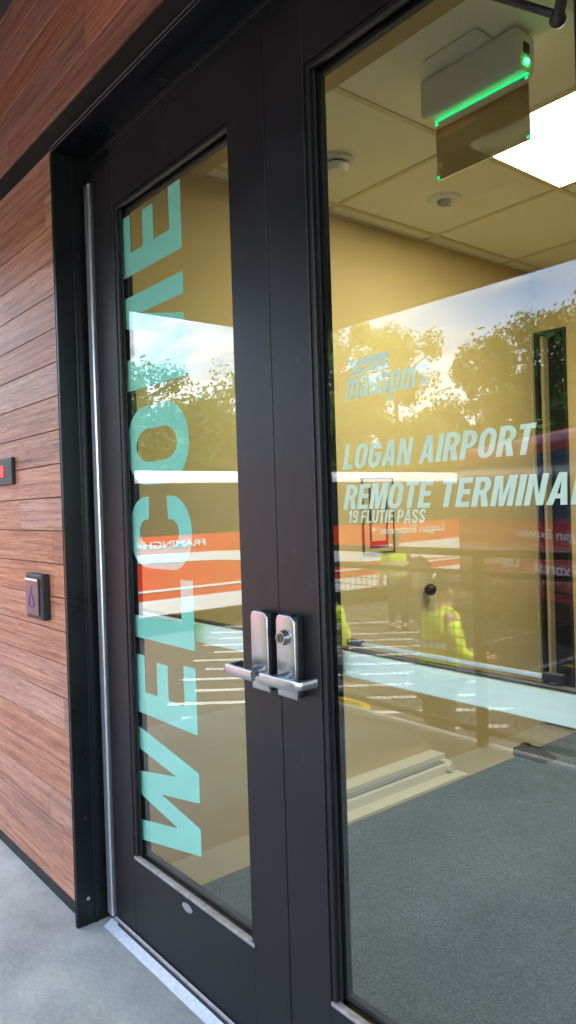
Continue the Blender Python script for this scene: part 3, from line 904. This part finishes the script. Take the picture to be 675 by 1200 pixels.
N = thing('exit_sign', 'edge-lit mirrored sign plate glowing green, hung from the vestibule ceiling', 'sign', (-1.37, .93, CH))
ys = .93
bm = NB(); bx(bm, -1.58, -1.215, ys - .045, ys + .05, CZ + 1.235, CH - .006, .012, 3)
hs_ = obj('housing', bm, 'white', N)
bm = NB(); bx(bm, -1.50, -1.30, ys - .12, ys + .12, CH - .0075, CH - .001, .002, 1)
obj('mounting_plate', bm, 'white', N)
bm = NB(); bx(bm, -1.548, -1.208, ys - .004, ys + .002, CZ + 1.035, CZ + 1.222)
pn = obj('sign_plate', bm, 'acrylic', N)
bm = NB(); bx(bm, -1.548, -1.208, ys - .0075, ys + .004, CZ + 1.2225, CZ + 1.2265)
obj('light_strip', bm, 'green', N)
boxes('corner_clip', 'green', pn, [(x - .004, x + .004, ys - .0065, ys - .0045, CZ + z - .004, CZ + z + .004) for x in (-1.543, -1.213) for z in (1.043, 1.214)])
bm = NB(); cyl(bm, (-1.2145, ys, CZ + 1.262), (-1.2085, ys, CZ + 1.262), .0065, 12)
obj('status_lamp', bm, 'greenlamp', N)
bm = NB(); bx(bm, -1.2148, -1.211, ys - .014, ys + .012, CZ + 1.285, CZ + 1.315)
obj('test_switch', bm, 'rubber', N)

N = thing('smoke_detector', 'round white smoke detector with a dark slot on the vestibule ceiling', 'smoke detector', (-2.14, 1.04, CH))
bm = NB(); cyl(bm, (-2.14, 1.04, CH - .001), (-2.14, 1.04, CH - .018), .068, 32); cyl(bm, (-2.14, 1.04, CH - .026), (-2.14, 1.04, CH - .052), .052, 32, .04)
obj('body', bm, 'white', N, True)
bm = NB(); cyl(bm, (-2.14, 1.04, CH - .0182), (-2.14, 1.04, CH - .0258), .046, 32)
obj('slot', bm, 'rubber', N, True)
N = thing('sprinkler_head', 'flat round white sprinkler cover on the ceiling beyond the smoke detector', 'sprinkler', (-2.135, 1.70, CH))
bm = NB(); cyl(bm, (-2.135, 1.70, CH - .001), (-2.135, 1.70, CH - .012), .078, 32, .07)
obj('cover', bm, 'white', N, True)
bm = NB(); ball(bm, (-2.135, 1.70, CH - .012), .034, (1, 1, .7)); cyl(bm, (-2.115, 1.70, CH - .012), (-2.105, 1.70, CH - .04), .010, 10)
obj('bulb', bm, 'grey', N, True)

# dark sidelight at the far end
N = thing('sidelight_window', 'narrow dark sidelight with black frame and pale mullion at the far wall', 'window', (-2.445, YF, 0))
bm = NB(); bx(bm, SX0, SX0 + .018, YF - .02, YF + .06, .004, SZ - .002); bx(bm, SX1 - .014, SX1 - .0005, YF - .02, YF + .06, .004, SZ - .002)
bx(bm, SX0 + .0185, SX1 - .0145, YF - .02, YF + .06, SZ - .03, SZ - .002); bx(bm, SX0 + .0185, SX1 - .0145, YF - .02, YF + .06, .004, .12)
obj('frame', bm, 'black', N)
bm = NB(); bx(bm, SX0 + .036, SX0 + .056, YF - .015, YF + .04, .121, SZ - .031, .002, 1)
obj('mullion', bm, plain('tan_metal', (0.42, 0.33, 0.18), 0.5), N)
bm = NB(); bx(bm, SX0 + .0186, SX1 - .0146, YF + .041, YF + .047, .121, SZ - .031)
obj('pane', bm, plain('smoked_glass', (0.012, 0.013, 0.014), 0.3, 0, 0.1), N)
N = thing('corner_trim', 'pale vertical strip where the yellow wall meets the dark sidelight', 'trim', (XW + .008, YF - .03, 0))
bm = NB(); bx(bm, XW + .0005, XW + .012, YF - .045, YF - .021, .004, SZ - .002, .002, 1)
obj('strip', bm, plain('tan_trim', (0.50, 0.40, 0.22), 0.5), N)

N = thing('interior_door', 'flush tan door with a round black knob in the yellow side wall', 'door', (XW, 2.35, 0))
bm = NB(); bx(bm, XW + .0003, XW + .0012, 1.945, 2.70, .07, 2.2)
obj('slab', bm, 'wall', N)
bm = NB(); cyl(bm, (XW + .012, 1.985, CZ - .462), (XW + .03, 1.985, CZ - .462), .011, 16); cyl(bm, (XW + .0121, 1.985, CZ - .462), (XW + .018, 1.985, CZ - .462), .017, 20)
ball(bm, (XW + .040, 1.985, CZ - .462), .031)
obj('knob', bm, 'black', N, True)

N = thing('wall_notice', 'framed notice with a maroon foot on the yellow side wall', 'notice', (XW, 1.68, CZ - .06))
bm = NB(); bx(bm, XW + .0005, XW + .006, 1.548, 1.752, CZ - .245, CZ + .115)
obj('sheet', bm, 'paper', N)
bm = NB()
for (a, b, c, d) in ((1.540, 1.547, -.25, .12), (1.753, 1.760, -.25, .12), (1.5475, 1.7525, -.25, -.2455), (1.5475, 1.7525, .1155, .12)):
    bx(bm, XW + .0005, XW + .010, a, b, CZ + c, CZ + d)
obj('frame', bm, 'plate', N)
boxes('dark_bar', 'darksteel', N, [(XW + .0062, XW + .0072, 1.585, 1.60, CZ - .19, CZ + .075), (XW + .0062, XW + .0072, 1.70, 1.715, CZ - .19, CZ + .075)])
bm = NB(); bx(bm, XW + .0062, XW + .0072, 1.585, 1.715, CZ - .225, CZ - .1905)
obj('maroon_foot', bm, 'maroon_ink', N)

N = thing('wall_outlet', 'grey double power outlet low on the yellow side wall', 'outlet', (XW, 1.345, CZ - 1.015))
bm = NB(); bx(bm, XW + .0005, XW + .008, 1.312, 1.382, CZ - 1.075, CZ - .955, .003, 1)
obj('cover_plate', bm, 'darksteel', N)
for z in (-1.042, -.988):
    bm = NB(); bx(bm, XW + .0082, XW + .011, 1.33, 1.364, CZ + z - .018, CZ + z + .018, .004, 2)
    obj('socket', bm, 'white', N)

N = thing('baseboard_heater', 'low pale baseboard heater with a round end knob along the yellow wall', 'heater', (-2.49, 1.4, 0))
bm = NB(); prism(bm, [(XW + .001, .0005), (-2.42, .0005), (-2.42, .050), (-2.428, .057), (-2.47, .060), (-2.47, .085), (XW + .001, .085)], 'y', .92, 2.0)
obj('casing', bm, 'white', N)
bm = NB(); bx(bm, -2.466, -2.432, .93, 1.95, .0605, .064)
obj('grille', bm, 'grey', N)
bm = NB(); bx(bm, -2.4195, -2.345, .92, 2.02, .0006, .010, .002, 1)
obj('foot_strip', bm, 'white', N)
bm = NB(); cyl(bm, (-2.4195, 1.965, .035), (-2.40, 1.965, .035), .022, 24, .019)
obj('end_knob', bm, 'white', N, True)

N = thing('door_wedge', 'black rubber door wedge on the carpet beside the dark sidelight', 'door wedge', (-2.28, 2.50, .004))
bm = NB(); prism(bm, [(-2.35, .005), (-2.16, .005), (-2.16, .012), (-2.26, .045), (-2.35, .045)], 'y', 2.42, 2.53)
obj('wedge_body', bm, 'rubber', N)
bm = NB(); bx(bm, -2.33, -2.29, 2.45, 2.50, .0455, .065, .006, 2)
obj('grip', bm, 'black', N)

# ------------------------------------------------------------------ guard rail at the deck edge
RY = DY0 + .09
N = thing('guard_rail', 'black steel guard rail with wire mesh panels along the deck edge', 'railing', (-0.5, RY, 0))
px_ = [-4.15, -2.55, -.95, .65, 2.25, 3.85]
for x in px_:
    bm = NB(); bx(bm, x - .025, x + .025, RY - .025, RY + .025, .001, 1.07, .003, 1)
    obj('post', bm, 'black', N)
bm = NB(); bx(bm, px_[0] - .04, px_[-1] + .04, RY - .03, RY + .03, 1.0705, 1.11, .006, 2)
obj('top_rail', bm, 'darksteel', N)
for a, b in zip(px_[:-1], px_[1:]):
    boxes('rail', 'darksteel', N, [(a + .0255, b - .0255, RY - .015, RY + .015, .96, .99), (a + .0255, b - .0255, RY - .015, RY + .015, .08, .11)])
    bm = NB()
    x = a + .07
    while x < b - .04:
        bx(bm, x - .002, x + .002, RY - .002, RY + .002, .111, .959); x += .05
    z = .15
    while z < .95:
        bx(bm, a + .026, b - .026, RY - .0045, RY - .0022, z - .002, z + .002); z += .05
    obj('wire_mesh', bm, 'darksteel', N)

N = thing('steps', 'concrete steps down from the end of the deck to the bus lot', 'steps', (DX0 - .6, -1.6, LOT))
bm = NB()
for i in range(5):
    bx(bm, DX0 - .3 * (i + 1), DX0 - .3 * i - .004, DY0 + .05, -.92, LOT, -.19 * (i + 1), .006, 1)
obj('treads', bm, 'deck', N)

# ------------------------------------------------------------------ buses
def make_bus(label, org, ang, length, H, body, wincol, zwin0, zwin1, roof_mat, texts, swoosh):
    N = bpy.data.objects.new('coach_bus', None)
    COL.objects.link(N)
    tag(N, label, 'bus')
    ROOT[N] = Vector((0, 0, 0))
    Wd = 2.55
    z0 = .38

    def prof(y0, y1, za, zb, r):
        return [(y0, za), (y1, za)] + arc(y1 - r, zb - r, r, r, 0, 90, 5) + arc(y0 + r, zb - r, r, r, 90, 180, 5)
    bm = NB(); prism(bm, prof(0, Wd, z0, H - .02, .22), 'x', 0.02, length - .02)
    bmesh.ops.recalc_face_normals(bm, faces=bm.faces[:])
    bmesh.ops.bevel(bm, geom=[e for e in bm.edges if abs(e.verts[0].co.x - e.verts[1].co.x) < 1e-4], offset=.08, segments=3, affect='EDGES')
    obj('body', bm, body, N, True)
    bm = NB(); prism(bm, prof(-.012, Wd + .012, zwin1 + .012, H, .22), 'x', .0, length)
    obj('roof', bm, roof_mat, N, True)
    bm = NB(); bx(bm, .12, length - .12, -.012, -.001, zwin0, zwin1); bx(bm, .12, length - .12, Wd + .001, Wd + .012, zwin0, zwin1)
    wb = obj('window_band', bm, wincol, N)
    n = 7
    boxes('window_pillar', 'rubber', wb, [(length * i / n - .02, length * i / n + .02, -.016, -.0125, zwin0, zwin1) for i in range(1, n)])
    bm = NB(); bx(bm, -.012, .03, .2, Wd - .2, 1.15, zwin1)
    obj('windscreen', bm, wincol, N)
    bm = NB(); bx(bm, .1, length - .1, -.010, -.001, z0 + .02, z0 + .30); bx(bm, .1, length - .1, -.014, -.001, z0 + .45, z0 + .49)
    obj('skirt', bm, 'white_p' if swoosh else 'black', N)
    if swoosh:
        bm = NB(); prism(bm, [(.2, z0 + .5), (length * .30, z0 + .62), (length * .62, z0 + .95), (length - .2, zwin0 - .42), (length - .2, zwin0 - .30), (length * .62, z0 + 1.12), (length * .3, z0 + .95), (.2, z0 + 1.0)], 'y', -.009, -.001)
        obj('swoosh', bm, 'white_p', N)
    for x in (1.9, length - 1.5):
        for s in (0, 1):
            yy = .0 if s == 0 else Wd
            d = -1 if s == 0 else 1
            bm = NB(); cyl(bm, (x, yy + d * .02, .5), (x, yy - d * .26, .5), .5, 28)
            w_ = obj('wheel', bm, 'tyre', N, True)
            bm = NB(); cyl(bm, (x, yy + d * .034, .5), (x, yy + d * .0205, .5), .28, 24, )
            obj('rim', bm, 'silver', w_, True)
    for y in (.3, Wd - .3):
        bm = NB(); ball(bm, (.0, y, .85), .13, (.35, 1, .8))
        obj('headlight', bm, 'tape', N, True)
    bm = NB(); bx(bm, -.30, -.12, -.22, -.08, 2.1, 2.55, .03); cyl(bm, (-.2, -.12, 2.6), (.05, .1, 2.75), .02, 8)
    obj('mirror', bm, 'black', N)
    for (s, x0, wid, zz, hh, mat) in texts:
        me = font_mesh(s, .002, .014, 0)
        a, b, x_, y_ = fit(me, wid, hh)
        place_letters('lettering', me, mat, N, (x0 - x_ * a, -.015, zz - y_ * b), (a, 0, 0), (0, 0, b))
    N.location = (org[0], org[1], LOT)
    N.rotation_euler = (0, 0, ang)
    return N


make_bus('red and white coach bus with a white roof band lettered FRAMINGHAM', (-12.0, -14.5), R(90), 12.6, 3.05, 'red', 'win', 1.86, 2.80, 'white_p',
         [('FRAMINGHAM', 8.0, 1.7, 1.62, .13, 'white_p'), ('Logan Express *', .9, 2.6, 1.52, .26, 'white_p')], True)
make_bus('maroon coach bus with a large blue-tinted window standing nearer the deck', (-1.1, -5.9), math.atan2(-.55, -.835), 11.0, 3.40, 'maroon', 'bluewin', 1.95, 3.05, 'maroon',
         [('Logan', 7.7, 1.3, 1.05, .26, 'white_p'), ('Express', 5.6, 1.5, 1.05, .26, 'white_p'), ('Logan Express', 5.2, 2.6, 1.62, .2, 'white_p')], False)


# ------------------------------------------------------------------ people in hi-vis vests on the lot
def skinned(name, joints, edges, radii, mat, parent, sub=1, root=0):
    me = bpy.data.meshes.new(name)
    me.from_pydata([tuple(j) for j in joints], edges, [])
    me.materials.append(M[mat])
    o = bpy.data.objects.new(name, me)
    COL.objects.link(o)
    o.parent = parent
    md = o.modifiers.new('skin', 'SKIN')
    md.use_smooth_shade = True
    lay = me.skin_vertices[0].data if me.skin_vertices else None
    if lay is None:
        bm = NB(); bm.from_mesh(me); bm.verts.layers.skin.verify(); bm.to_mesh(me); bm.free()
        lay = me.skin_vertices[0].data
    for i, r in enumerate(radii):
        lay[i].radius = (r, r) if not isinstance(r, tuple) else r
        lay[i].use_root = (i == root)
    sb = o.modifiers.new('smooth', 'SUBSURF'); sb.levels = sub; sb.render_levels = sub
    ROOT[o] = Vector((0, 0, 0))
    return o


def person(label, loc, ang, arms, lean=0.0, cap=True):
    N = bpy.data.objects.new('person', None)
    COL.objects.link(N); tag(N, label, 'person', 'workers in yellow vests on the lot')
    ROOT[N] = Vector((0, 0, 0))
    # local: faces -y, feet on z=0, height about 1.74
    def ln(p):
        x, y, z = p
        if z > .95: y -= lean * (z - .95)
        return (x, y, z)
    J = [(0, 0, .95), (0, 0, 1.12), (0, 0, 1.30), (0, .01, 1.43), (0, 0, 1.50), (0, -.015, 1.58), (0, -.02, 1.67)]
    Rr = [(.15, .105), (.135, .10), (.16, .11), (.12, .09), (.055, .06), (.072, .085), (.068, .08)]
    E_ = [(i, i + 1) for i in range(6)]
    for s, (el, wr) in zip((-1, 1), arms):
        b = len(J)
        J += [(s * .17, .01, 1.42), (s * el[0], el[1], el[2]), (s * wr[0], wr[1], wr[2])]
        Rr += [.062, .045, .032]
        E_ += [(3, b), (b, b + 1), (b + 1, b + 2)]
        e, w_ = Vector((s * el[0], el[1], el[2])), Vector((s * wr[0], wr[1], wr[2]))
        d = (w_ - e).normalized()
        side = d.cross(Vector((0, 1, 0)) if abs(d.y) < .9 else Vector((1, 0, 0))).normalized()
        p = w_ + d * .075
        J.append(tuple(p)); Rr.append((.03, .022)); E_.append((b + 2, len(J) - 1)); pi = len(J) - 1
        for q, ll in zip((-1.5, -.5, .5, 1.5), (.07, .085, .08, .06)):
            k1 = p + side * (q * .017) + d * .035
            k2 = k1 + d * (ll * .6) + Vector((0, -.02, 0))
            J += [tuple(k1), tuple(k2)]; Rr += [.010, .008]; E_ += [(pi, len(J) - 2), (len(J) - 2, len(J) - 1)]
        th = w_ + d * .03 + side * .035
        J += [tuple(th), tuple(th + d * .045 + side * .012)]; Rr += [.011, .009]; E_ += [(b + 2, len(J) - 2), (len(J) - 2, len(J) - 1)]
    for s in (-1, 1):
        b = len(J)
        J += [(s * .10, 0, .88), (s * .11, -.01, .50), (s * .115, .02, .09), (s * .125, -.12, .045)]
        Rr += [.09, .062, .042, .036]
        E_ += [(0, b), (b, b + 1), (b + 1, b + 2), (b + 2, b + 3)]
    skinned('body', [ln(j) for j in J], E_, Rr, 'skin', N, 2)
    # trousers, shirt sleeves, vest, shoes, cap
    T = [(0, 0, .96), (-.10, 0, .86), (-.112, -.01, .50), (-.117, .02, .10), (.10, 0, .86), (.112, -.01, .50), (.117, .02, .10)]
    skinned('trousers', T, [(0, 1), (1, 2), (2, 3), (0, 4), (4, 5), (5, 6)], [(.165, .12), .105, .078, .066, .105, .078, .066], 'navy', N, 1)
    Vv = [(0, 0, .86), (0, 0, 1.05), (0, 0, 1.25), (0, .005, 1.40), (-.16, .01, 1.43), (.16, .01, 1.43)]
    v = skinned('safety_vest', [ln(p) for p in Vv], [(0, 1), (1, 2), (2, 3), (3, 4), (3, 5)], [(.205, .155), (.20, .15), (.215, .16), (.16, .125), .085, .085], 'hivis', N, 2)
    Sv, Es, Rs = [], [], []
    for s, (el, wr) in zip((-1, 1), arms):
        b = len(Sv)
        mid = tuple(Vector((s * el[0], el[1], el[2])) * .45 + Vector((s * wr[0], wr[1], wr[2])) * .55)
        Sv += [(s * .17, .01, 1.42), (s * el[0], el[1], el[2]), mid]; Rs += [.082, .064, .052]; Es += [(b, b + 1), (b + 1, b + 2)]
        skinned('sleeve', [ln(p) for p in Sv[b:]], [(0, 1), (1, 2)], Rs[b:], 'hivis' if s > 0 else 'navy', N, 1)
    for z, rx, ry in ((1.0, .232, .178), (1.2, .238, .182)):
        bm = NB()
        ring = [[(rx * math.cos(2 * PI * i / 28), ry * math.sin(2 * PI * i / 28) - lean * (z + dz - .95), z + dz) for i in range(28)] for dz in (0, .05)]
        a = [bm.verts.new(p) for p in ring[0]]; b = [bm.verts.new(p) for p in ring[1]]
        for i in range(28): bm.faces.new((a[i], a[(i + 1) % 28], b[(i + 1) % 28], b[i]))
        obj('reflective_band', bm, 'tape', v)
    for s in (-1, 1):
        bm = NB(); bx(bm, s * .12 - .05, s * .12 + .05, -.19, .075, 0, .085, .03, 3)
        obj('shoe', bm, 'black', N, True)
    hz = -lean * .72
    bm = NB(); ball(bm, (0, -.01 + hz, 1.685), .098, (.86, 1.05, .92))
    for vv in bm.verts:
        if vv.co.z < 1.66 and vv.co.y < hz: vv.co.z = 1.68
        if cap and vv.co.y < hz - .07 and vv.co.z < 1.70: vv.co.y -= .06
    obj('cap' if cap else 'hair', bm, 'navy' if cap else 'hair', N, True)
    bm = NB(); ball(bm, (0, -.105 + hz, 1.595), .014, (.8, 1.3, 1.4), 8, 6)
    obj('nose', bm, 'skin', N, True)
    for s in (-1, 1):
        bm = NB(); ball(bm, (s * .03, -.088 + hz, 1.625), .011, (1.2, .6, .8), 8, 6)
        obj('eye', bm, 'hair', N, True)
        bm = NB(); ball(bm, (s * .078, -.01 + hz, 1.60), .022, (.4, .8, 1.2), 8, 6)
        obj('ear', bm, 'skin', N, True)
    bm = NB(); ball(bm, (0, -.092 + hz, 1.555), .02, (1.2, .4, .25), 8, 6)
    obj('mouth', bm, 'maroon_ink', N, True)
    N.location = (loc[0], loc[1], LOT)
    N.rotation_euler = (0, 0, ang)
    return N


down = ((.27, .0, 1.14), (.29, -.06, .90))
fwd = ((.27, -.04, 1.15), (.20, -.26, 1.10))
person('person in a yellow vest turned away just beyond the rail, arms bent forward', (-3.85, -3.42), R(25), (fwd, fwd), .12)
person('person in a yellow vest at the left beyond the rail, one arm forward', (-5.12, -3.26), R(-60), (fwd, down), .05)
person('person in a yellow vest farther off beside the red and white bus', (-9.3, -8.9), R(140), (down, down), 0)


# ------------------------------------------------------------------ trees beyond the lot
def leaf_mesh(seed, clumps, rad, h0, h1, per, size):
    rnd = random.Random(seed)
    bm = NB(); lay = bm.faces.layers.float.new('rnd')
    cs = []
    for i in range(clumps):
        u = rnd.random(); z = h0 + (h1 - h0) * u
        rr = rad * (math.sin(PI * (.12 + .86 * (1 - u) ** .8)) ** .7) * math.sqrt(rnd.random())
        a = rnd.random() * 2 * PI
        cs.append((Vector((rr * math.cos(a), rr * math.sin(a), z)), rnd.uniform(.35, .95) * rad * .33, rnd.random()))
    for c, r_, tone in cs:
        for k in range(per):
            d = Vector((rnd.gauss(0, 1), rnd.gauss(0, 1), rnd.gauss(0, .8))).normalized() * (r_ * rnd.random() ** .45)
            p = c + d
            n = (d.normalized() + Vector((rnd.uniform(-.8, .8), rnd.uniform(-.8, .8), rnd.uniform(-.3, 1)))).normalized()
            q = n.to_track_quat('Z', 'Y'); s = size * rnd.uniform(.6, 1.3)
            rot = rnd.random() * PI
            vs = [bm.verts.new(p + q @ Vector((s * x * math.cos(rot) - s * .6 * y * math.sin(rot), s * x * math.sin(rot) + s * .6 * y * math.cos(rot), 0))) for x, y in ((-1, 0), (0, -.8), (1, 0), (0, .8))]
            f = bm.faces.new(vs)
            f[lay] = min(1, max(0, tone * .6 + rnd.random() * .4))
    return bm, cs


def tree(label, loc, H, rad, mat, seed, per=46, size=.13, base=.22, clumps=60):
    N = thing('leafy_tree', label, 'tree', loc, 'trees beyond the bus lot')
    bm, cs = leaf_mesh(seed, clumps, rad, H * base, H, per, size)
    bmesh.ops.translate(bm, vec=loc, verts=bm.verts[:])
    obj('crown', bm, mat, N, recalc=False)
    rnd = random.Random(seed + 99)
    bm = NB(); L0 = Vector(loc)
    cyl(bm, L0, L0 + Vector((0, 0, H * .55)), H * .022, 10, H * .012)
    cyl(bm, L0 + Vector((0, 0, H * .55)), L0 + Vector((.1, .1, H * .86)), H * .012, 8, H * .004)
    for c, r_, t_ in cs[::3]:
        z = max(H * .2, min(H * .8, c.z - .5 * math.hypot(c.x, c.y)))
        cyl(bm, L0 + Vector((0, 0, z)), L0 + c, H * .006, 6, H * .002)
    obj('trunk', bm, 'bark', N, True)
    return N


TR = [  # px position on the mirrored view, depth, height, radius, kind, label
    (150, 21, 6.5, 2.3, 'leaf2', 'dark green tree with a tall crown, leftmost behind the red and white bus'),
    (205, 25, 5.9, 3.0, 'leaf1', 'mid green tree with a rounded crown second from the left behind the bus'),
    (255, 29, 5.2, 3.0, 'leaf3', 'yellow-green tree thinning to the right, seen beside the left door stile'),
    (335, 27, 7.2, 3.4, 'leaf1', 'broad mid green tree behind the middle of the red and white bus'),
    (400, 25, 8.2, 2.4, 'leaf3', 'light yellow-green tree behind the wordmark on the right door'),
    (468, 27, 8.4, 2.2, 'leaf3', 'tall open yellow-green tree between the wordmark and the maroon bus'),
    (532, 31, 5.0, 2.0, 'leaf1', 'low green tree under the bright gap of sky'),
    (580, 26, 7.7, 1.7, 'leaf3', 'thin-topped light green tree behind the maroon bus'),
    (652, 20, 7.0, 2.2, 'leaf2', 'dense dark green tree above the maroon bus'),
    (735, 22, 8.2, 3.5, 'leaf2', 'dark green tree at the right beyond the maroon bus'),
]
for i, (px, t, h, r_, k, lab) in enumerate(TR):
    d = cf + cr * ((px - 337.5) / 868.9)
    x, ym = d.x * t, d.y * t - 1.0
    tree(lab, (x, .19 - ym, LOT), h, r_, k, 20 + i, per=150, size=.09, clumps=120 if k != 'leaf3' else 95)
# a low wood farther off that reads as one mass
rnd = random.Random(5)
bm = NB(); lay = bm.faces.layers.float.new('rnd')
for k in range(13000):
    a = rnd.uniform(R(150), R(292)); d = rnd.uniform(42, 52)
    top = 7.4 + 1.2 * math.sin(a * 17) + 1.2 * math.sin(a * 41 + 1)
    p = Vector((d * math.cos(a), d * math.sin(a), LOT + rnd.random() ** .8 * top))
    q = Vector((rnd.uniform(-1, 1), rnd.uniform(-1, 1), rnd.uniform(-.3, 1))).normalized().to_track_quat('Z', 'Y'); s = rnd.uniform(.35, .8)
    f = bm.faces.new([bm.verts.new(p + q @ Vector((s * x, s * y, 0))) for x, y in ((-1, 0), (0, -.7), (1, 0), (0, .7))])
    f[lay] = rnd.random()
tag(obj('far_wood', bm, 'leaf1', recalc=False), 'low dark wood beyond the bus lot reading as one mass', 'wood', kind='stuff')
